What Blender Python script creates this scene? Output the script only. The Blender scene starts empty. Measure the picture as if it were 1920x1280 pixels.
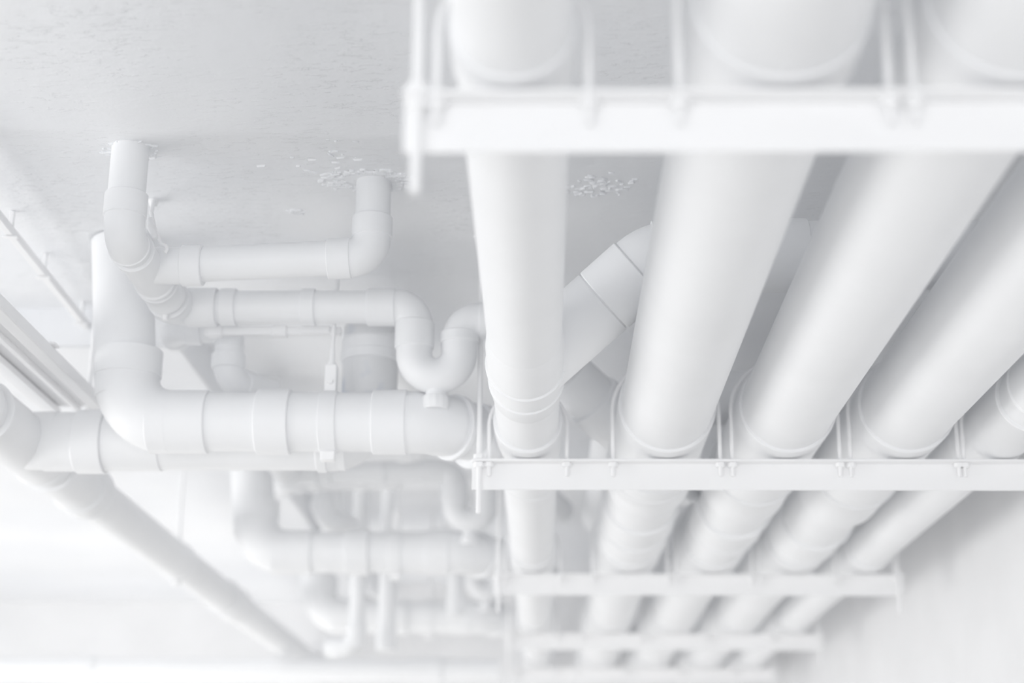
import bpy, bmesh, math, random
from mathutils import Vector, Matrix
random.seed(7)
sc = bpy.context.scene
PI = math.pi

# ------------------------------------------------------------------ camera
F = 3000.0                      # focal length in pixels of the 1920x1280 frame
ROLL = 0.006
CZ = 1.55                       # camera height
ux, uy = 60*math.cos(ROLL)+938*math.sin(ROLL), -60*math.sin(ROLL)+938*math.cos(ROLL)
TH = math.atan(uy/F)
PS = math.atan(ux/F*math.cos(TH))
FW = Vector((-math.sin(PS)*math.cos(TH), math.cos(PS)*math.cos(TH), math.sin(TH)))
R0 = Vector((math.cos(PS), math.sin(PS), 0))
U0 = R0.cross(FW)
RT = R0*math.cos(ROLL)+U0*math.sin(ROLL)
UP = U0*math.cos(ROLL)-R0*math.sin(ROLL)
CAM = Vector((0, 0, CZ))
cd = bpy.data.cameras.new('camera')
cam = bpy.data.objects.new('camera', cd)
sc.collection.objects.link(cam)
m = Matrix((RT, UP, -FW)).transposed().to_4x4()
m.translation = CAM
cam.matrix_world = m
cd.sensor_width = 36
cd.lens = F/1920*36
cd.clip_start = 0.05
cd.dof.use_dof = True
cd.dof.focus_distance = 2.55
cd.dof.aperture_fstop = 2.0
sc.camera = cam

# ------------------------------------------------------------------ light
w = bpy.data.worlds.new('world')
sc.world = w
w.use_nodes = True
bg = w.node_tree.nodes['Background']
bg.inputs[0].default_value = (0.90, 0.94, 1.0, 1)
bg.inputs[1].default_value = 0.68

def area(name, loc, to, sx, sy, energy, col=(1, 1, 1)):
    l = bpy.data.lights.new(name, 'AREA')
    l.shape = 'RECTANGLE'
    l.size, l.size_y, l.energy, l.color = sx, sy, energy, col
    o = bpy.data.objects.new(name, l)
    sc.collection.objects.link(o)
    o.location = loc
    o.rotation_euler = (Vector(to)-Vector(loc)).to_track_quat('-Z', 'Y').to_euler()
    return o
area('window_light_side', (-4.4, 2.6, 1.0), (0.3, 3.2, 2.2), 5.0, 1.3, 94, (1, 0.985, 0.96))
area('fill_light_back', (-1.2, -3.4, 1.0), (0.1, 3.0, 2.1), 4.5, 1.7, 88, (1, 0.995, 0.985))  # added fill behind the camera, brightens rail faces and drain fronts
area('fill_light_far', (-1.6, 6.2, 0.5), (-0.6, 5.6, 2.4), 2.6, 1.6, 20, (1, 0.99, 0.97))  # added low fill aimed upward, whitens the far bay and lower right wall

sc.view_settings.view_transform = 'Standard'
sc.view_settings.look = 'None'
sc.view_settings.gamma = 1
sc.view_settings.use_curve_mapping = False
sc.view_settings.exposure = 0.03
sc.cycles.max_bounces = 14
sc.cycles.diffuse_bounces = 10

# ------------------------------------------------------------------ helpers
def ray(px, py):
    return FW*F + RT*(px-960) - UP*(py-640)

def at(px, py, X=None, Y=None, Z=None):
    """World point where the sight line of a pixel meets the plane X, Y or Z (Z above the lens)."""
    d = ray(px, py)
    if Y is not None: t = Y/d.y
    elif X is not None: t = X/d.x
    else: t = Z/d.z
    return CAM + d*t

def V(x, y, z):
    return Vector((x, y, z+CZ))

def frame(t):
    t = t.normalized()
    a = Vector((0, 0, 1)) if abs(t.z) < 0.9 else Vector((0, 1, 0))
    u = t.cross(a).normalized()
    return t, u, t.cross(u).normalized()

def sweep(bm, sts, n=32, cap=True):
    """Surface through stations (position, tangent, radius), closed at both ends."""
    rings = []
    t, u, v = frame(sts[0][1])
    for p, tg, r in sts:
        t2 = tg.normalized()
        q = t.rotation_difference(t2)
        u = q @ u; v = q @ v; t = t2
        rings.append([bm.verts.new(p + (u*math.cos(2*PI*i/n)+v*math.sin(2*PI*i/n))*r) for i in range(n)])
    for a, b in zip(rings, rings[1:]):
        for i in range(n):
            j = (i+1) % n
            bm.faces.new((a[i], a[j], b[j], b[i]))
    if cap:
        bm.faces.new(rings[0][::-1])
        bm.faces.new(rings[-1])
    return bm

def sleeve_sts(a, b, R, bead=0.0, bw=0.006):
    """Straight collar from a to b with softened rims and, if asked, a raised bead at each end."""
    t = (b-a).normalized(); L = (b-a).length
    e = 0.0015
    prof = [(0, R-0.0015), (e, R)]
    if bead:
        prof = [(0, R), (e, R+bead), (bw, R+bead), (bw+0.003, R), (L-bw-0.003, R), (L-bw, R+bead), (L-e, R+bead), (L, R)]
    else:
        prof += [(L-e, R), (L, R-0.0015)]
    return [(a+t*s, t, r) for s, r in prof]

def box(bm, x0, x1, y0, y1, z0, z1, mat=None):
    vs = [bm.verts.new(Vector((x, y, z))) for x in (x0, x1) for y in (y0, y1) for z in (z0, z1)]
    if mat is not None:
        for q in vs: q.co = mat @ q.co
    for f in ((0, 1, 3, 2), (4, 6, 7, 5), (0, 4, 5, 1), (2, 3, 7, 6), (0, 2, 6, 4), (1, 5, 7, 3)):
        bm.faces.new([vs[i] for i in f])

def prism(bm, a, b, R, n=6):
    sweep(bm, [(a, b-a, R*0.9), (a+(b-a)*0.1, b-a, R), (b-(b-a)*0.1, b-a, R), (b, b-a, R*0.9)], n)

def link(name, bm, mat, parent=None, bevel=0, smooth=40):
    bmesh.ops.recalc_face_normals(bm, faces=bm.faces[:])
    me = bpy.data.meshes.new(name)
    bm.to_mesh(me); bm.free()
    for p in me.polygons: p.use_smooth = True
    me.set_sharp_from_angle(angle=math.radians(smooth))
    me.materials.append(mat)
    o = bpy.data.objects.new(name, me)
    sc.collection.objects.link(o)
    if parent:
        o.parent = parent
        pm = parent
        off = Vector((0, 0, 0))
        while pm: off += pm.location; pm = pm.parent
        o.location = -off
    if bevel:
        b = o.modifiers.new('bevel', 'BEVEL'); b.width = bevel; b.segments = 2; b.limit_method = 'ANGLE'
    return o

def tag(o, label, cat, group=None):
    o['label'] = label; o['category'] = cat
    if group: o['group'] = group
    return o

def thing(name, label, cat, loc, group=None):
    o = bpy.data.objects.new(name, None)
    sc.collection.objects.link(o)
    o.location = loc
    o.empty_display_size = 0.05
    return tag(o, label, cat, group)

def struct(name, bm, mat, bevel=0):
    o = link(name, bm, mat, None, bevel)
    o['kind'] = 'structure'
    return o

# ------------------------------------------------------------------ materials
def nodes(name):
    mt = bpy.data.materials.new(name); mt.use_nodes = True
    nt = mt.node_tree
    return mt, nt, nt.nodes['Principled BSDF']

def paint(name, col, rough, bump=0.12, scale=60, dirt=0.03):
    mt, nt, b = nodes(name)
    tc = nt.nodes.new('ShaderNodeTexCoord')
    n1 = nt.nodes.new('ShaderNodeTexNoise'); n1.inputs['Scale'].default_value = 5; n1.inputs['Detail'].default_value = 5
    cr = nt.nodes.new('ShaderNodeValToRGB')
    cr.color_ramp.elements[0].position = 0.3; cr.color_ramp.elements[1].position = 0.65
    cr.color_ramp.elements[0].color = tuple(c*(1-dirt) for c in col)+(1,)
    cr.color_ramp.elements[1].color = tuple(col)+(1,)
    nt.links.new(tc.outputs['Object'], n1.inputs['Vector'])
    nt.links.new(n1.outputs['Fac'], cr.inputs['Fac'])
    nt.links.new(cr.outputs['Color'], b.inputs['Base Color'])
    n2 = nt.nodes.new('ShaderNodeTexNoise'); n2.inputs['Scale'].default_value = scale; n2.inputs['Detail'].default_value = 4
    bp = nt.nodes.new('ShaderNodeBump'); bp.inputs['Strength'].default_value = bump; bp.inputs['Distance'].default_value = 0.001
    nt.links.new(tc.outputs['Object'], n2.inputs['Vector'])
    nt.links.new(n2.outputs['Fac'], bp.inputs['Height'])
    nt.links.new(bp.outputs['Normal'], b.inputs['Normal'])
    b.inputs['Roughness'].default_value = rough
    b.inputs['Specular IOR Level'].default_value = 0.4
    return mt
M_PIPE = paint('painted_pipe', (0.86, 0.865, 0.875), 0.5)
M_STEEL = paint('painted_steel', (0.90, 0.90, 0.905), 0.5, 0.2, 90, 0.02)
M_WALL = paint('painted_wall', (0.86, 0.86, 0.865), 0.8, 0.4, 25, 0.04)
M_FLOOR = paint('pale_floor', (0.58, 0.575, 0.565), 0.5, 0.2, 10, 0.06)

def ceiling_mat():
    mt, nt, b = nodes('painted_concrete_ceiling')
    N = nt.nodes.new; L = nt.links.new
    tc = N('ShaderNodeTexCoord')
    big = N('ShaderNodeTexNoise'); big.inputs['Scale'].default_value = 1.6; big.inputs['Detail'].default_value = 3
    L(tc.outputs['Object'], big.inputs['Vector'])
    cr = N('ShaderNodeValToRGB')
    cr.color_ramp.elements[0].color = (0.82, 0.83, 0.85, 1); cr.color_ramp.elements[0].position = 0.35
    cr.color_ramp.elements[1].color = (0.87, 0.875, 0.885, 1); cr.color_ramp.elements[1].position = 0.7
    L(big.outputs['Fac'], cr.inputs['Fac']); L(cr.outputs['Color'], b.inputs['Base Color'])
    # stretched chips, only where a broad mask allows them
    mp = N('ShaderNodeMapping'); mp.inputs['Scale'].default_value = (38, 95, 1)
    L(tc.outputs['Object'], mp.inputs['Vector'])
    ch = N('ShaderNodeTexNoise'); ch.inputs['Scale'].default_value = 1.0; ch.inputs['Detail'].default_value = 6; ch.inputs['Roughness'].default_value = 0.6
    L(mp.outputs['Vector'], ch.inputs['Vector'])
    c2 = N('ShaderNodeValToRGB'); c2.color_ramp.elements[0].position = 0.56; c2.color_ramp.elements[1].position = 0.62
    L(ch.outputs['Fac'], c2.inputs['Fac'])
    mk = N('ShaderNodeTexNoise'); mk.inputs['Scale'].default_value = 3.4; mk.inputs['Detail'].default_value = 2
    mo = N('ShaderNodeMapping'); mo.inputs['Location'].default_value = (0.35, 0.9, 0)
    L(tc.outputs['Object'], mo.inputs['Vector']); L(mo.outputs['Vector'], mk.inputs['Vector'])
    c3 = N('ShaderNodeValToRGB'); c3.color_ramp.elements[0].position = 0.40; c3.color_ramp.elements[1].position = 0.62
    L(mk.outputs['Fac'], c3.inputs['Fac'])
    mu = N('ShaderNodeMath'); mu.operation = 'MULTIPLY'
    L(c2.outputs['Color'], mu.inputs[0]); L(c3.outputs['Color'], mu.inputs[1])
    b1 = N('ShaderNodeBump'); b1.inputs['Strength'].default_value = 0.45; b1.inputs['Distance'].default_value = 0.002
    L(mu.outputs[0], b1.inputs['Height'])
    fn = N('ShaderNodeTexNoise'); fn.inputs['Scale'].default_value = 30; fn.inputs['Detail'].default_value = 6
    L(tc.outputs['Object'], fn.inputs['Vector'])
    b2 = N('ShaderNodeBump'); b2.inputs['Strength'].default_value = 0.45; b2.inputs['Distance'].default_value = 0.003
    L(fn.outputs['Fac'], b2.inputs['Height']); L(b1.outputs['Normal'], b2.inputs['Normal'])
    wv = N('ShaderNodeTexNoise'); wv.inputs['Scale'].default_value = 4; wv.inputs['Detail'].default_value = 2
    L(tc.outputs['Object'], wv.inputs['Vector'])
    b3 = N('ShaderNodeBump'); b3.inputs['Strength'].default_value = 0.35; b3.inputs['Distance'].default_value = 0.02
    L(wv.outputs['Fac'], b3.inputs['Height']); L(b2.outputs['Normal'], b3.inputs['Normal'])
    L(b3.outputs['Normal'], b.inputs['Normal'])
    b.inputs['Roughness'].default_value = 0.6
    return mt
M_CEIL = ceiling_mat()

def stained_mat():
    mt, nt, b = nodes('stained_concrete')
    N = nt.nodes.new; L = nt.links.new
    tc = N('ShaderNodeTexCoord')
    n = N('ShaderNodeTexNoise'); n.inputs['Scale'].default_value = 9; n.inputs['Detail'].default_value = 3
    L(tc.outputs['Object'], n.inputs['Vector'])
    cr = N('ShaderNodeValToRGB')
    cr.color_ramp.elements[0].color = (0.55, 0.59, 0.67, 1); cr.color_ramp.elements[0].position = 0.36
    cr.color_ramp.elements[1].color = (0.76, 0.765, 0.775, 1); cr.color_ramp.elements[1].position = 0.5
    L(n.outputs['Fac'], cr.inputs['Fac']); L(cr.outputs['Color'], b.inputs['Base Color'])
    b.inputs['Roughness'].default_value = 0.8
    return mt
M_STAIN = stained_mat()

# ------------------------------------------------------------------ setting
ZC = 1.087                      # ceiling above the lens
FAR, WX = 7.05, 1.06            # far wall, right wall
bm = bmesh.new(); box(bm, -4.6, WX+0.1, -2.2, FAR+0.1, -0.1, 0)
struct('floor', bm, M_FLOOR)

# ceiling: one underside with shallow casting steps, plus the slab above it
bm = bmesh.new()
sa, sb = at(0, 240, Z=ZC), at(780, 262, Z=ZC)
k = (sb.y-sa.y)/(sb.x-sa.x)
ys = lambda x: sa.y + k*(x-sa.x)
cols = [-4.6+i*(WX+4.6)/60 for i in range(61)]
def rows(x):
    y1 = ys(x) + 0.006*math.sin(x*7)+0.004*math.sin(x*17)
    y2 = 3.03+0.02*math.sin(x*3)
    return [(-2.2, -0.010), (0.8, -0.009), (y1-0.03, -0.007), (y1-0.005, -0.006), (y1+0.012, 0.0), (2.75, 0.001), (y2-0.02, 0.0), (y2, -0.006), (y2+0.03, -0.004), (3.26, 0), (FAR, 0)]
g = [[bm.verts.new(V(x, y, ZC+z)) for y, z in rows(x)] for x in cols]
for a, b in zip(g, g[1:]):
    for i in range(len(a)-1):
        bm.faces.new((a[i], a[i+1], b[i+1], b[i]))
gt = [[bm.verts.new(V(x, y, ZC+0.2)) for y in (-2.2, FAR)] for x in (cols[0], cols[-1])]
bm.faces.new((gt[0][0], gt[0][1], gt[1][1], gt[1][0]))
struct('ceiling', bm, M_CEIL)
bm = bmesh.new(); box(bm, WX, WX+0.12, -2.2, FAR, 0, CZ+ZC)
struct('wall_right', bm, M_WALL)
bm = bmesh.new(); box(bm, -4.6, WX, FAR, FAR+0.12, 0, CZ+ZC)
struct('wall_far', bm, M_WALL)
bm = bmesh.new(); box(bm, -4.6, -0.775, 3.24, FAR, CZ+1.0, CZ+ZC+0.02)
struct('trim_1', bm, M_CEIL, 0.006)

# chipped plaster round the two pipe holes and one knocked-out spot
def flakes(name, spots, n, rx, ry, hole=0.034):
    bm = bmesh.new()
    c = spots
    for i in range(n):
        a = random.uniform(0, 2*PI); q = random.uniform(0.55 if hole else 0.05, 1.0)
        x, y = c.x+rx*q*math.cos(a), c.y+ry*q*math.sin(a)
        if hole and math.hypot(x-c.x, y-c.y) < hole: continue
        L_, W_ = random.uniform(0.003, 0.013), random.uniform(0.0012, 0.004)
        rot = Matrix.Translation((x, y, c.z-random.uniform(0, 0.002))) @ Matrix.Rotation(random.gauss(0, 0.35), 4, 'Z') @ Matrix.Rotation(random.gauss(0, 0.3), 4, 'X')
        pts = []
        for j in range(7):
            t = 2*PI*j/7
            pts.append((L_*math.cos(t)*random.uniform(0.6, 1), W_*math.sin(t)*random.uniform(0.6, 1)))
        up = [bm.verts.new(rot @ Vector((u, v, 0.003))) for u, v in pts]
        dn = [bm.verts.new(rot @ Vector((u*0.7, v*0.7, -0.0012))) for u, v in pts]
        bm.faces.new(dn)
        for j in range(7):
            bm.faces.new((up[j], up[(j+1) % 7], dn[(j+1) % 7], dn[j]))
    o = link(name, bm, M_CEIL, bpy.data.objects['ceiling'])
    o['kind'] = 'stuff'
flakes('plaster_flakes', at(690, 338, Z=ZC), 200, 0.085, 0.05)
flakes('plaster_flakes', at(246, 282, Z=ZC), 50, 0.052, 0.042)
flakes('plaster_flakes', at(553, 396, Z=ZC), 16, 0.016, 0.012, 0)
flakes('plaster_flakes', at(655, 290, Z=ZC), 24, 0.19, 0.085, 0)
flakes('plaster_flakes', at(1130, 345, Z=ZC), 70, 0.08, 0.06, 0)

# ------------------------------------------------------------------ fittings
def straight(parent, a, b, r, name='pipe', n=36):
    bm = bmesh.new(); t = b-a
    sweep(bm, [(a, t, r), (b, t, r)], n)
    return link(name, bm, M_PIPE, parent)

def collar(parent, a, b, R, bead=0.0, name='coupling', n=36):
    bm = bmesh.new(); sweep(bm, sleeve_sts(a, b, R, bead), n)
    return link(name, bm, M_PIPE, parent)

def elbow(parent, p, din, dout, r, bend, s1, s2, th=0.0035, name='elbow', n=36):
    """Bend at corner p: socket, curved body, socket. Returns the two socket ends."""
    din, dout = din.normalized(), dout.normalized()
    ang = din.angle(dout)
    tl = bend*math.tan(ang/2)
    a, b = p-din*tl, p+dout*tl
    c = a + (dout-din*din.dot(dout)).normalized()*bend
    sts = []
    Rs = r+th; Rb = r+th*0.45; e = 0.0015
    if s1: sts += [(a-din*s1, din, Rs-e), (a-din*(s1-e), din, Rs), (a-din*e, din, Rs), (a, din, Rb)]
    steps = max(4, int(ang/0.12))
    ax = din.cross(dout).normalized()
    for i in range(steps+1):
        q = Matrix.Rotation(ang*i/steps, 3, ax)
        sts.append((c + q @ (a-c), q @ din, Rb))
    if s2: sts += [(b, dout, Rb), (b+dout*e, dout, Rs), (b+dout*(s2-e), dout, Rs), (b+dout*s2, dout, Rs-e)]
    bm = bmesh.new(); sweep(bm, sts, n)
    link(name, bm, M_PIPE, parent)
    return a-din*(s1*0.5), b+dout*(s2*0.5)

def wye(parent, a, b, R, o, e, Rb, sock, name='wye_fitting'):
    """Sleeve a-b with a branch from o to e that ends in a socket collar."""
    bm = bmesh.new(); sweep(bm, sleeve_sts(a, b, R, 0.003), 36)
    t = (e-o).normalized()
    sweep(bm, [(o, t, Rb), (e-t*sock, t, Rb), (e-t*(sock-0.0015), t, Rb+0.0035), (e-t*0.0015, t, Rb+0.0035), (e, t, Rb+0.002)], 36)
    return link(name, bm, M_PIPE, parent)

def lerp(a, b, t): return a+(b-a)*t

# ------------------------------------------------------------------ racks
ZR = 0.658                      # top of the rails above the lens
RY = [1.353, 2.833, 4.12, 5.35, 6.45]
RN = ['nearest blurred rail across the top', 'sharp middle rail', 'third rail below the middle one', 'fourth rail near the bottom edge', 'farthest rail at the bottom edge']
XP = [-0.029, 0.221, 0.436, 0.648, 0.826]
RP = [0.056, 0.082, 0.082, 0.082, 0.057]
TH_ = 0.006
ORD = ['leftmost thin pipe', 'second pipe from left', 'third pipe from left', 'fourth pipe from left', 'rightmost thin pipe']
SOCK = {   # sockets on each pipe: (from, to, extra radius, bead)
    0: [(2.42, 2.53, .006, .003), (2.775, 2.95, .006, 0)],
    1: [(2.77, 3.2, .0055, 0), (3.2, 3.34, .009, .002), (3.78, 3.98, .006, .004)],
    2: [(2.77, 3.22, .0055, 0), (3.22, 3.42, .009, .002), (3.6, 3.8, .006, .004)],
    3: [(2.77, 3.25, .0055, 0), (3.25, 3.45, .009, .002), (3.75, 3.95, .006, .003)],
    4: [(2.42, 2.55, .006, .003), (2.62, 2.95, .005, .002)],
}
ZP = [ZR+r+0.0075 for r in RP]
for i in range(5):
    nm = ['white main pipe with a branch rising to the right, leftmost of five on the rails',
          'wide white main pipe, second from left of five on the rails',
          'wide white main pipe, middle one of five on the rails',
          'wide white main pipe, fourth from left of five on the rails',
          'thin white main pipe beside the right wall, rightmost of five on the rails'][i]
    t = thing('main_pipe', nm, 'pipe', V(XP[i], 2.8, ZP[i]), 'main pipes on the rails')
    straight(t, V(XP[i], -0.3, ZP[i]), V(XP[i], FAR-0.002, ZP[i]), RP[i], n=56)
    for a, b, e, bd in SOCK[i]:
        if i == 0 and abs(a-2.42) < .001: continue
        collar(t, V(XP[i], a, ZP[i]), V(XP[i], b, ZP[i]), RP[i]+e, bd, 'socket', 56)
    for kk in (2, 3, 4):         # a coupling near each farther rail
        y = RY[kk]
        collar(t, V(XP[i], y-0.09, ZP[i]), V(XP[i], y+0.10, ZP[i]), RP[i]+.006, 0, 'socket', 40)
    collar(t, V(XP[i], RY[0]-0.034, ZP[i]), V(XP[i], RY[0]+0.04, ZP[i]), RP[i]+.0035, 0, 'socket', 40)
    if i == 0:
        # rising branch over the neighbours, crossing to the wall
        zc = 0.888
        j = V(XP[0], 2.46, ZP[0]); k_ = V(0.176, 2.385, zc); d = (k_-j).normalized()
        bm = bmesh.new(); Yv = Vector((0, 1, 0)); r0 = RP[0]
        sweep(bm, [(V(XP[0], y, ZP[0]), Yv, rr) for y, rr in ((2.26, r0-.002), (2.27, r0+.0005), (2.33, r0+.0045), (2.418, r0+.0045), (2.42, r0+.008), (2.427, r0+.008), (2.432, r0+.0035), (2.505, r0+.0035), (2.507, r0+.0065), (2.515, r0+.0065), (2.52, r0+.002), (2.58, r0+.002), (2.585, r0-.002))], 56)
        ee = lerp(j, k_, 0.60)
        sweep(bm, [(j, d, 0.0575), (ee-d*0.002, d, 0.0575), (ee, d, 0.056)], 40)
        link('wye_fitting', bm, M_PIPE, t)
        straight(t, lerp(j, k_, 0.4), lerp(j, k_, 0.9), 0.0535)
        collar(t, lerp(j, k_, 0.61), lerp(j, k_, 0.875), 0.0580, 0, 'sleeve', 40)
        elbow(t, k_, d, Vector((1, 0, 0)), 0.0540, 0.085, 0.0, 0.03)
        straight(t, V(0.17, 2.385, zc), V(WX, 2.385, zc), 0.055)
        collar(t, V(0.30, 2.385, zc), V(0.415, 2.385, zc), 0.059)
        # side branch stub that takes the drain from the left, behind the middle rail
        o = V(XP[0], 3.01, ZP[0]); e = V(XP[0]-0.105, 2.905, ZP[0]+.003)
        wye(t, V(XP[0], 2.95, ZP[0]), V(XP[0], 3.20, ZP[0]), RP[0]+.004, o, e, 0.059, 0.03)
    if i == 1:
        o = V(XP[1], 3.17, ZP[1]); e = V(0.045, 3.05, 0.885)
        wye(t, V(XP[1], 3.10, ZP[1]), V(XP[1], 3.2, ZP[1]), RP[1]+.008, o, lerp(o, e, 0.7), 0.056, 0.06)
        straight(t, lerp(o, e, 0.4), e, 0.0525)
        # wye stub on the right side beyond the middle rail
        o = V(XP[1], 3.66, ZP[1]); e = V(XP[1]+0.105, 3.57, ZP[1]+0.03)
        wye(t, V(XP[1], 3.56, ZP[1]), V(XP[1], 3.76, ZP[1]), RP[1]+.006, o, e, 0.04, 0.03)

def rail(k):
    y = RY[k]; x0 = -0.130; x1 = 0.924
    lab = ['nearest white steel rail, blurred, under the pipes at the top of the picture',
           'sharp white steel rail under the pipes in mid picture',
           'white steel rail below the middle one, its right end free',
           'fourth white steel rail, blurred, near the bottom edge',
           'farthest white steel rail, strongly blurred, cut by the bottom edge'][k]
    t = thing('hanger_rail', lab, 'rail', V((x0+x1)/2, y, ZR), 'steel rails under the pipes')
    bm = bmesh.new(); box(bm, x0, x1, y, y+0.0045, CZ+ZR-0.052, CZ+ZR)
    link('web', bm, M_STEEL, t, 0.001)
    bm = bmesh.new(); box(bm, x0, x1, y-0.024, y, CZ+ZR-0.0045, CZ+ZR)
    link('flange', bm, M_STEEL, t, 0.001)
    for s, X in ((0, -0.117), (1, 0.906)):
        if s == 1 and k < 2: continue
        side = 'left' if s == 0 else 'right'
        r = thing('threaded_rod', 'thin white rod hanging the %s end of the %s' % (side, RN[k]), 'rod', V(X, y-0.013, ZC), 'rods holding the rails')
        bm = bmesh.new()
        # fine thread: alternating radius
        a, b = V(X, y-0.013, ZR-0.098), V(X, y-0.013, ZC+0.004)
        tt = b-a; L_ = tt.length; tt.normalize()
        n = int(L_/0.0035)
        sweep(bm, [(a+tt*(L_*i/n), tt, 0.0052 if i % 2 else 0.0045) for i in range(n+1)], 10)
        link('rod', bm, M_STEEL, r)
        for z, nme in ((ZR+0.0005, 'nut'), (ZR-0.0145, 'nut')):
            bm = bmesh.new(); prism(bm, V(X, y-0.013, z), V(X, y-0.013, z+0.0095), 0.0105)
            link('nut', bm, M_STEEL, r)
        bm = bmesh.new(); sweep(bm, [(V(X, y-0.013, ZC-0.003), Vector((0, 0, 1)), 0.016), (V(X, y-0.013, ZC+0.003), Vector((0, 0, 1)), 0.016)], 20)
        link('ceiling_washer', bm, M_STEEL, r)
    for i in range(5):
        c = V(XP[i], y-0.012, ZP[i])
        R = RP[i]+0.0145
        u = thing('pipe_u_bolt', 'white U-bolt strapping the %s to the %s' % (ORD[i], RN[k]), 'u-bolt', V(XP[i], y-0.012, ZR), 'U-bolts on the rails')
        bm = bmesh.new()
        zb = CZ+ZR-0.030
        sts = [(Vector((c.x-R, c.y, zb)), Vector((0, 0, 1)), 0.0037)]
        for q in range(25):
            a = PI-PI*q/24
            sts.append((Vector((c.x+R*math.cos(a), c.y, c.z+R*math.sin(a))), Vector((math.sin(a), 0, -math.cos(a))), 0.0037))
        sts.append((Vector((c.x+R, c.y, zb)), Vector((0, 0, -1)), 0.0037))
        sweep(bm, sts, 10); link('bow', bm, M_STEEL, u)
        for sx in (-R, R):
            bm = bmesh.new(); prism(bm, Vector((c.x+sx, c.y, CZ+ZR-0.0130)), Vector((c.x+sx, c.y, CZ+ZR-0.0048)), 0.0088)
            link('nut', bm, M_STEEL, u)
for k in range(5): rail(k)

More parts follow.
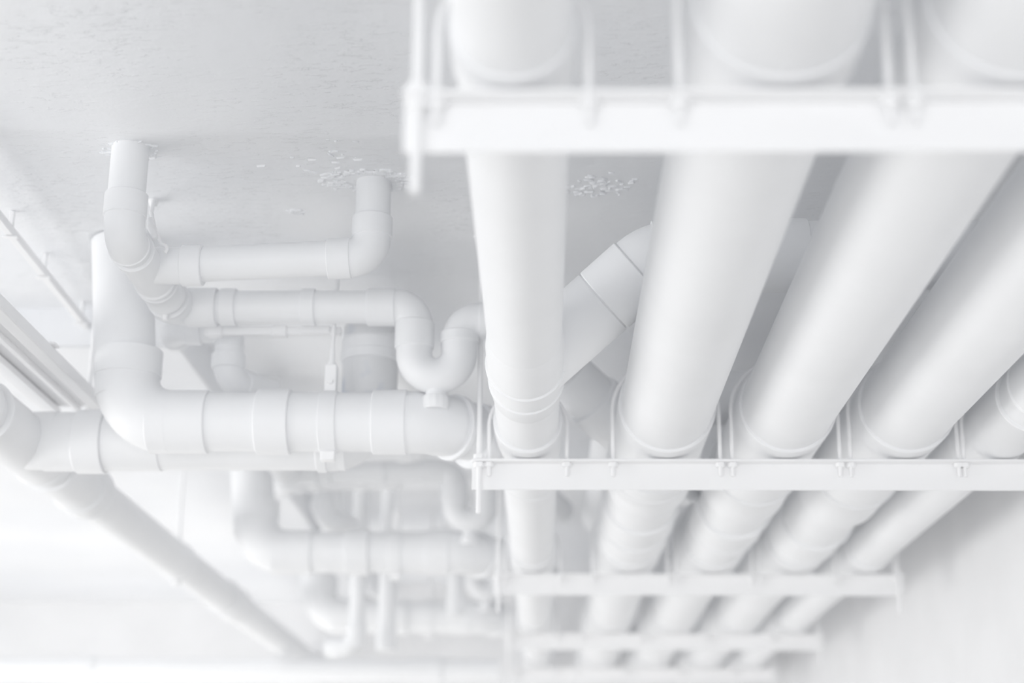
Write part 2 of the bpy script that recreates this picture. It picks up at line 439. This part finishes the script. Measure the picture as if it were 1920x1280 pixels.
# ------------------------------------------------------------------ drain networks (one per bay)
BAY = ['', ' in the next bay behind', ' in the farthest bay']
def network(q, dy):
    S = Vector((0, dy, 0)); suf = BAY[q]
    A = lambda px, py, **kw: at(px, py, **kw)+S
    Zh = Vector((0, 0, 1)); Xh = Vector((1, 0, 0)); Yh = Vector((0, 1, 0))
    # --- large drain: drop from the ceiling, elbow, run to the right
    Yb = 2.833
    top = A(229, 447, Y=Yb); top.z = CZ+ZC
    zc = CZ+0.731
    x0 = A(233, 785, Y=Yb).x
    t = thing('large_drain', ['thick white drain dropping at left and running right to the leftmost main pipe',
        'blurred thick white drain with elbow below the sharp one, in the next bay',
        'faint thick white drain with elbow in the farthest bay'][q], 'pipe', Vector((x0, Yb, zc))+S, 'large drains')
    corner = Vector((x0, Yb, zc))+S
    P = lambda px: Vector((at(px, 785, Y=Yb).x, Yb, zc))+S
    straight(t, Vector((top.x, Yb+dy, CZ+ZC)), corner+Zh*0.05, 0.0565)
    elbow(t, corner, -Zh, Xh, 0.0565, 0.085, 0.052, 0.0, 0.005)
    collar(t, P(283), P(392), 0.0585)
    x5 = P(806)
    straight(t, corner+Xh*0.06, x5-Xh*0.02, 0.0545)
    collar(t, P(484), P(546), 0.0605)
    e1, e2 = elbow(t, x5, Xh, Vector((1, 1, 0)), 0.0545, 0.10, 0.062, 0.0, 0.005)
    dd = Vector((1, 1, 0)).normalized()
    straight(t, x5+dd*0.02, x5+dd*0.22, 0.0545)
    collar(t, x5+dd*0.052, x5+dd*0.064, 0.062, 0, 'lip')
    # clamp with its threaded hanger
    cx = P(618)
    c = thing('pipe_clamp', ['white ring clamp hung on a rod, gripping the sharp thick drain', 'blurred ring clamp and rod on the thick drain of the next bay', 'faint ring clamp and rod on the thick drain of the farthest bay'][q], 'clamp', cx+Zh*0.06, 'pipe clamps')
    collar(c, cx-Xh*0.016, cx+Xh*0.016, 0.0572, 0, 'band')
    bm = bmesh.new(); box(bm, cx.x-0.011, cx.x+0.011, cx.y-0.012, cx.y+0.012, cx.z+0.056, cx.z+0.108)
    link('bracket', bm, M_STEEL, c, 0.002)
    bm = bmesh.new(); sweep(bm, [(cx+Vector((0, -0.017, 0.074)), Yh, 0.005), (cx+Vector((0, -0.010, 0.074)), Yh, 0.006)], 12); link('screw', bm, M_STEEL, c)
    bm = bmesh.new(); box(bm, cx.x-0.013, cx.x+0.013, cx.y-0.012, cx.y+0.012, cx.z-0.073, cx.z-0.056); link('lug', bm, M_STEEL, c, 0.002)
    bm = bmesh.new()
    z1 = cx.z+0.106
    sweep(bm, [(Vector((cx.x, cx.y, z1)), Zh, 0.008), (Vector((cx.x, cx.y, z1+0.008)), Zh, 0.008), (Vector((cx.x, cx.y, z1+0.009)), Zh, 0.0055), (Vector((cx.x, cx.y, z1+0.045)), Zh, 0.004), (Vector((cx.x+0.006, cx.y+0.010, CZ+ZC)), Zh, 0.004)], 12)
    link('rod', bm, M_STEEL, c)

    # --- small branch assembly
    rs = 0.0305
    YA, YB, YC = 2.407, 2.556, 2.794
    a0 = A(245, 275, Y=YA); a0.z = CZ+ZC
    zr = CZ+0.928
    b = thing('small_drain', ['thin white drain with two ceiling drops, a U-trap and couplings, in focus',
        'blurred thin white drain with U-trap in the next bay',
        'faint thin white drain with U-trap in the farthest bay'][q], 'pipe', Vector((a0.x, YA+dy, zr)), 'small drains')
    ca = Vector((a0.x, YA+dy, zr))
    straight(b, Vector((a0.x, YA+dy, CZ+ZC+0.005)), ca+Zh*0.02, rs)
    elbow(b, ca, -Zh, Yh, rs+0.001, 0.036, 0.040, 0.004, 0.0035)
    end = Vector((a0.x, YC+dy, CZ+0.936))
    straight(b, ca+Yh*0.02, end, rs)
    yd = (end-ca).normalized()
    w1 = ca+yd*(YB-YA)
    pb0 = A(345, 498, Y=YB); pb1 = A(696, 482, Y=YB)
    w1.z = pb0.z; 
    # first wye: branch to the second ceiling drop
    wye(b, ca+yd*0.062, ca+yd*0.222, rs+0.003, Vector((w1.x, w1.y, pb0.z)), Vector((A(381, 497, Y=YB).x, YB+dy, pb0.z)), rs+0.0015, 0.036)
    straight(b, Vector((w1.x+0.05, YB+dy, pb0.z)), pb1-Xh*0.03, rs-0.0005)
    elbow(b, pb1, (pb1-pb0).normalized(), Zh, rs+0.001, 0.036, 0.040, 0.038, 0.0035)
    straight(b, pb1+Zh*0.04, Vector((pb1.x, pb1.y, CZ+ZC+0.005)), rs)
    # second wye / elbow with the clean-out bead and the run to the trap
    collar(b, ca+yd*0.232, ca+yd*0.300, rs+0.0045, 0.002)
    collar(b, ca+yd*0.318, ca+yd*0.352, rs+0.006, 0.002)
    bm = bmesh.new(); sc_ = ca+yd*0.305; sweep(bm, [(sc_+Vector((0.002, -0.0, -0.046)), Zh, 0.005), (sc_+Vector((0.002, 0, -0.03)), Zh, 0.005)], 10)
    link('strap_screw', bm, M_STEEL, b)
    zt = A(600, 576, Y=YC).z
    tc0 = Vector((end.x, YC+dy, zt))
    xl, xr = A(778, 600, Y=YC).x, A(862, 600, Y=YC).x
    elbow(b, tc0, Yh, Xh, rs+0.002, 0.030, 0.02, 0.0, 0.004)
    X = lambda px: Vector((at(px, 576, Y=YC).x, YC+dy, zt))
    straight(b, tc0+Xh*0.02, X(740), rs)
    collar(b, X(352), X(408), rs+0.006, 0, 'reducer')
    collar(b, X(414), X(444), rs+0.0045)
    collar(b, X(566), X(592), rs+0.0040)
    tl_ = Vector((xl, YC+dy, zt)); 
    elbow(b, tl_, Xh, -Zh, rs+0.001, 0.036, 0.052, 0.0, 0.004)
    zu = A(820, 664, Y=YC).z
    collar(b, tl_-Zh*0.030, Vector((xl, YC+dy, zu+0.010)), rs+0.0055, 0, 'slip_joint')
    # U bend
    bm = bmesh.new(); rU = (xr-xl)/2
    cU = Vector(((xl+xr)/2, YC+dy, zu))
    sts = [(Vector((xl, YC+dy, zu+0.012)), -Zh, rs+0.0025)]
    for s in range(21):
        a = PI+PI*s/20
        sts.append((cU+Vector((math.cos(a)*rU, 0, math.sin(a)*rU)), Vector((-math.sin(a), 0, math.cos(a))), rs+0.0025))
    sts.append((Vector((xr, YC+dy, zu+0.03)), Zh, rs+0.0025))
    sweep(bm, sts, 36); link('trap_bend', bm, M_PIPE, b)
    zo = A(900, 601, Y=YC).z
    tr = Vector((xr, YC+dy, zo))
    collar(b, Vector((xr, YC+dy, zu+0.020)), Vector((xr, YC+dy, zo-0.024)), rs+0.0055, 0, 'slip_joint')
    elbow(b, tr, Zh, Xh, rs+0.001, 0.036, 0.0, 0.035, 0.003)
    pe = Vector((0.0, YC+dy+0.02, zo-0.004))
    straight(b, tr+Xh*0.03, pe, rs)
    straight(b, pe-Xh*0.03, Vector((0.047, 3.046+dy*1.0, CZ+0.886)), 0.036, 'reducer')
    # drain nut under the U
    nb = cU-Zh*(rU+rs-0.004)
    bm = bmesh.new(); sweep(bm, [(nb, -Zh, 0.0185), (nb-Zh*0.016, -Zh, 0.0185)], 24); link('neck', bm, M_PIPE, b)
    bm = bmesh.new()
    na = nb-Zh*0.012
    n = 48; rings = []
    for z, r_ in ((0, 0.0225), (0.003, 0.0245), (0.020, 0.0245), (0.0245, 0.022), (0.0245, 0.017), (0.021, 0.016)):
        rings.append([bm.verts.new(na+Vector((math.cos(2*PI*i/n)*(r_-(0.0010 if (i//2) % 2 and 0 < z < 0.022 else 0)), math.sin(2*PI*i/n)*(r_-(0.0010 if (i//2) % 2 and 0 < z < 0.022 else 0)), -z))) for i in range(n)])
    for r1, r2 in zip(rings, rings[1:]):
        for i in range(n): bm.faces.new((r1[i], r1[(i+1) % n], r2[(i+1) % n], r2[i]))
    bm.faces.new(rings[0][::-1]); bm.faces.new(rings[-1])
    link('slip_nut', bm, M_PIPE, b)

    # --- short drop behind, on its strut
    Yd = 2.945
    c0, c1 = A(322, 617, Y=Yd), A(432, 617, Y=Yd)
    c1.z = c0.z
    s = thing('short_drop_pipe', ['short white elbow pipe dropping behind the sharp thick drain', 'blurred short drop pipe behind the drain of the next bay', 'faint short drop pipe in the farthest bay'][q], 'pipe', c1, 'short drop pipes')
    elbow(s, c0, -Yh, Xh, 0.027, 0.030, 0.018, 0.03, 0.004)
    straight(s, c0+Xh*0.03, c1-Xh*0.01, 0.0265)
    elbow(s, c1, Xh, -Zh, 0.0265, 0.030, 0.0, 0.012, 0.002)
    zb = A(432, 712, Y=Yd).z
    collar(s, Vector((c1.x, c1.y, A(432, 664, Y=Yd).z)), Vector((c1.x, c1.y, A(432, 692, Y=Yd).z)), 0.0325)
    straight(s, c1-Zh*0.02, Vector((c1.x, c1.y, zb+0.02)), 0.0275)
    elbow(s, Vector((c1.x, c1.y, zb)), -Zh, Vector((0.55, 0.85, 0)), 0.0275, 0.036, 0.0, 0.03, 0.003)
    straight(s, Vector((c1.x, c1.y, zb))+Vector((0.55, 0.85, 0)).normalized()*0.04, Vector((c1.x, c1.y, zb))+Vector((0.55, 0.85, 0)).normalized()*0.12, 0.0275)
    # strut below the trap run
    s0, s1 = A(384, 622, Y=2.86), A(640, 620, Y=2.86)
    s1.z = s0.z
    st = thing('pipe_strut', ['slim white channel strut directly under the sharp trap run', 'blurred slim strut under the trap run of the next bay', 'faint slim strut under the trap run of the farthest bay'][q], 'strut', s0, 'slim struts')
    bm = bmesh.new(); box(bm, s0.x, s1.x, s0.y-0.007, s0.y+0.009, s0.z-0.007, s0.z+0.008); link('channel', bm, M_STEEL, st, 0.002)
    for px in (404, 525):
        xx = A(px, 622, Y=2.86).x
        bm = bmesh.new(); box(bm, xx-0.014, xx+0.014, s0.y-0.012, s0.y+0.011, s0.z-0.010, s0.z+0.010); link('clip', bm, M_STEEL, st, 0.002)
    xx = A(600, 622, Y=2.86).x
    bm = bmesh.new(); box(bm, xx-0.035, xx+0.02, s0.y-0.012, s0.y+0.011, s0.z-0.005, s0.z+0.009, ); link('end_tab', bm, M_STEEL, st, 0.002)
    if q == 0:
        # wire hook beside the run
        h = thing('wire_hook', 'thin white wire hook from the ceiling beside the small elbow', 'hook', A(288, 376, Z=ZC))
        pts = [A(288, 376, Z=ZC), A(284, 398, Y=2.53), A(289, 425, Y=2.52), A(297, 446, Y=2.52), A(303, 458, Y=2.515), A(311, 461, Y=2.51), A(313, 468, Y=2.51), A(309, 474, Y=2.51)]
        bm = bmesh.new()
        sweep(bm, [(pts[i], pts[min(i+1, len(pts)-1)]-pts[max(i-1, 0)], 0.0035) for i in range(len(pts))], 8)
        link('wire', bm, M_STEEL, h)
        bm = bmesh.new(); sweep(bm, [(pts[0]-Zh*0.012, Zh, 0.006), (pts[0]-Zh*0.003, Zh, 0.009), (pts[0]+Zh*0.003, Zh, 0.010)], 14); link('anchor', bm, M_STEEL, h)
        bm = bmesh.new(); sweep(bm, [(A(281, 408, Y=2.5), Vector((.1, .02, -1)), 0.004), (A(283, 425, Y=2.5), Vector((.2, 0, -1)), 0.007), (A(291, 447, Y=2.5), Vector((.2, 0, -1)), 0.0045)], 12); link('strap', bm, M_STEEL, h)

    # --- cross pipe from the left main to the right, behind the large drain
    if q < 1:
        Yf = 2.962
        zf = at(250, 828, Y=Yf).z
        Xf = lambda px: Vector((at(px, 828, Y=Yf).x, Yf+dy, zf))
        f = thing('cross_pipe', ['white cross pipe with collars running right from the sloping left pipe', 'blurred white cross pipe joining the sloping left pipe in the next bay'][q], 'pipe', Xf(200), 'cross pipes')
        straight(f, Xf(70), Xf(650), 0.0545)
        if q == 0:
            straight(f, Xf(86), Xf(150), 0.057, 'branch_neck')
            collar(f, Xf(147), Xf(200), 0.0615)
            collar(f, Xf(200), Xf(306), 0.0565, 0, 'sleeve')
        fc = Xf(690)
        elbow(f, fc, Xh, Zh, 0.0545, 0.075, 0.02, 0.0, 0.004)
        ft = Vector((fc.x, fc.y, at(690, 598, Y=Yf).z))
        o = straight(f, fc+Zh*0.06, ft-Zh*0.02, 0.0535, 'riser')
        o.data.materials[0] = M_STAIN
        cf = Vector((fc.x, fc.y, at(690, 668, Y=Yf).z)); collar(f, cf, Vector((fc.x, fc.y, at(690, 640, Y=Yf).z)), 0.0565)
        elbow(f, ft, Zh, Vector((0.1, 1, 0)), 0.0545, 0.07, 0.02, 0.03, 0.004)
        straight(f, ft+Vector((0.007, 0.07, 0)), ft+Vector((0.06, 0.6, 0)), 0.0535)
for q, dy in enumerate((0, 1.38, 2.66)):
    network(q, dy)

# ------------------------------------------------------------------ crossing pipe behind (above mains)
Yq = 3.10
z2 = 0.885
t = thing('crossing_pipe', 'shadowed white pipe crossing above the main pipes behind their gaps', 'pipe', V(0.3, Yq, z2))
za = at(1120, 672, Y=Yq)
elbow(t, V(0.165, 3.30, 0.905), Vector((0, -1, 0)), Vector((1, 0, 0)), 0.052, 0.07, 0.02, 0.03, 0.004)
straight(t, V(0.20, 3.30, 0.905), V(WX, 3.30, 0.905), 0.053)
straight(t, V(0.165, 3.35, 0.905), V(0.165, 4.6, 0.905), 0.053)
collar(t, V(0.36, 3.30, 0.905), V(0.46, 3.30, 0.905), 0.058)

# ------------------------------------------------------------------ sloping left main
XE, ZE, rE = -1.003, 0.727, 0.048
t = thing('left_main_pipe', 'long white pipe receding from the left edge toward bottom centre', 'pipe', V(XE, 3.0, ZE))
straight(t, V(XE, 0.4, ZE), V(XE, FAR-0.002, ZE), rE, n=48)
collar(t, V(XE, 2.50, ZE), V(XE, 2.70, ZE), rE+.006, .002)
bm = bmesh.new(); sweep(bm, sleeve_sts(V(XE, 2.74, ZE), V(XE, 3.10, ZE), rE+.009, .003), 40)
sweep(bm, [(V(XE, 2.962, ZE), Vector((1, 0, 0)), 0.055), (V(XE+0.075, 2.962, ZE), Vector((1, 0, 0)), 0.057)], 36)
link('tee_fitting', bm, M_PIPE, t)
collar(t, V(XE, 3.16, ZE), V(XE, 3.36, ZE), rE+.006, .003)
collar(t, V(XE, 3.36, ZE), V(XE, 3.44, ZE), rE+.010, .003)
collar(t, V(XE, 5.0, ZE), V(XE, 5.2, ZE), rE+.006, .003)
c = thing('pipe_hanger', 'thin white rod and clamp holding the long sloping left pipe', 'hanger', V(XE, 4.34, ZE+rE))
collar(c, V(XE, 4.325, ZE), V(XE, 4.355, ZE), rE+.004, 0, 'band', 40)
bm = bmesh.new(); sweep(bm, [(V(XE, 4.34, ZE+rE), Vector((0, 0, 1)), .009), (V(XE, 4.34, ZE+rE+.02), Vector((0, 0, 1)), .009), (V(XE, 4.34, ZE+rE+.021), Vector((0, 0, 1)), .0055), (V(XE, 4.34, 1.002), Vector((0, 0, 1)), .0055)], 12)
link('rod', bm, M_STEEL, c)
bm = bmesh.new(); box(bm, XE-.01, XE+.01, 4.328, 4.352, CZ+ZE-rE-.018, CZ+ZE-rE-.002); link('lug', bm, M_STEEL, c, .002)

# ------------------------------------------------------------------ cable strut and tray at the left
a, b = at(-160, 215, Z=1.045), at(172, 625, Z=1.045)
t = thing('ceiling_conduit', 'slim white strip with clips fixed under the ceiling at the left edge', 'conduit', a)
d = (b-a); L_ = d.length; ang = math.atan2(d.y, d.x)
mt = Matrix.Translation(a) @ Matrix.Rotation(ang, 4, 'Z')
bm = bmesh.new(); box(bm, 0, L_, -0.007, 0.007, -0.006, 0.006, mt); box(bm, 0, L_, -0.007, -0.005, 0.006, 0.010, mt)
link('strip', bm, M_STEEL, t, 0.002)
for px, py in ((33, 437), (96, 513), (160, 600)):
    p = at(px, py, Z=1.045); s = (p-a).dot(d.normalized())
    m2 = mt @ Matrix.Translation((s, 0, 0))
    bm = bmesh.new(); box(bm, -0.006, 0.006, -0.014, 0.014, -0.009, -0.007, m2); box(bm, -0.004, 0.004, -0.004, 0.004, 0.007, ZC-1.045, m2)
    link('clip', bm, M_STEEL, t, 0.001)

t = thing('cable_tray', 'wide white cable tray hung on a rod at the left edge', 'tray', V(-0.95, 3.0, 0.835))
y0, y1 = 1.0, 3.14
def bx(name, x0, x1, z0, z1, ya=y0, yb=y1):
    bm = bmesh.new(); box(bm, x0, x1, ya, yb, CZ+z0, CZ+z1); link(name, bm, M_STEEL, t, 0.002)
bx('side_wall', -0.896, -0.892, 0.835, 0.855)
bx('side_wall', -1.018, -1.014, 0.835, 0.855)
bx('bottom_plate', -1.018, -0.892, 0.842, 0.846)
bx('edge_strip', -0.918, -0.892, 0.830, 0.838)
bx('edge_strip', -1.018, -0.985, 0.826, 0.838)
bx('centre_rib', -0.957, -0.944, 0.832, 0.842)
for y in (2.2, 2.75): bx('cross_bar', -1.025, -0.885, 0.855, 0.860, y, y+0.03)
r = thing('tray_rod', 'thin white rod dropping to the end of the cable tray', 'rod', V(-0.925, 3.12, ZC))
bm = bmesh.new(); sweep(bm, [(V(-0.925, 3.12, 0.80), Vector((0, 0, 1)), .005), (V(-0.925, 3.12, ZC), Vector((0, 0, 1)), .005)], 12); link('rod', bm, M_STEEL, r)
bm = bmesh.new(); prism(bm, V(-0.925, 3.12, 0.816), V(-0.925, 3.12, 0.826), .011); link('nut', bm, M_STEEL, r)

# ------------------------------------------------------------------ far crossing pipe with risers
Yt = 6.2
zt = at(800, 1256, Y=Yt).z-CZ
t = thing('far_crossing_pipe', 'blurred horizontal white pipe along the bottom left edge', 'pipe', V(-1, Yt, zt))
straight(t, V(-3.6, Yt, zt), V(-0.17, Yt, zt), 0.043)
for px in (150, 800):
    x = at(px, 1256, Y=Yt).x
    collar(t, V(x-0.06, Yt, zt), V(x+0.06, Yt, zt), 0.049)
for px, yy, r_ in ((672, 4.75, 0.024), (727, 4.95, 0.027), (855, 4.9, 0.024)):
    p = at(px, 1100, Y=yy)
    zz = at(px, 1212 if px < 800 else 1150, Y=yy).z-CZ
    s = thing('drop_pipe', {672: 'blurred thin vertical pipe left of its twin below the next-bay drain', 727: 'blurred thin vertical pipe right of its twin below the next-bay drain', 855: 'blurred short vertical pipe near the left end of the third rail'}[px], 'pipe', V(p.x, yy, zz), 'vertical drops')
    straight(s, V(p.x, yy, zz), V(p.x, yy, ZC), r_)
    if px == 672: elbow(s, V(p.x, yy, zz), Vector((0, 0, -1)), Vector((-1, 0.4, 0)), r_+.003, 0.045, 0.02, 0.05)
    else: collar(s, V(p.x, yy, zz-0.01), V(p.x, yy, zz+0.05), r_+.004)
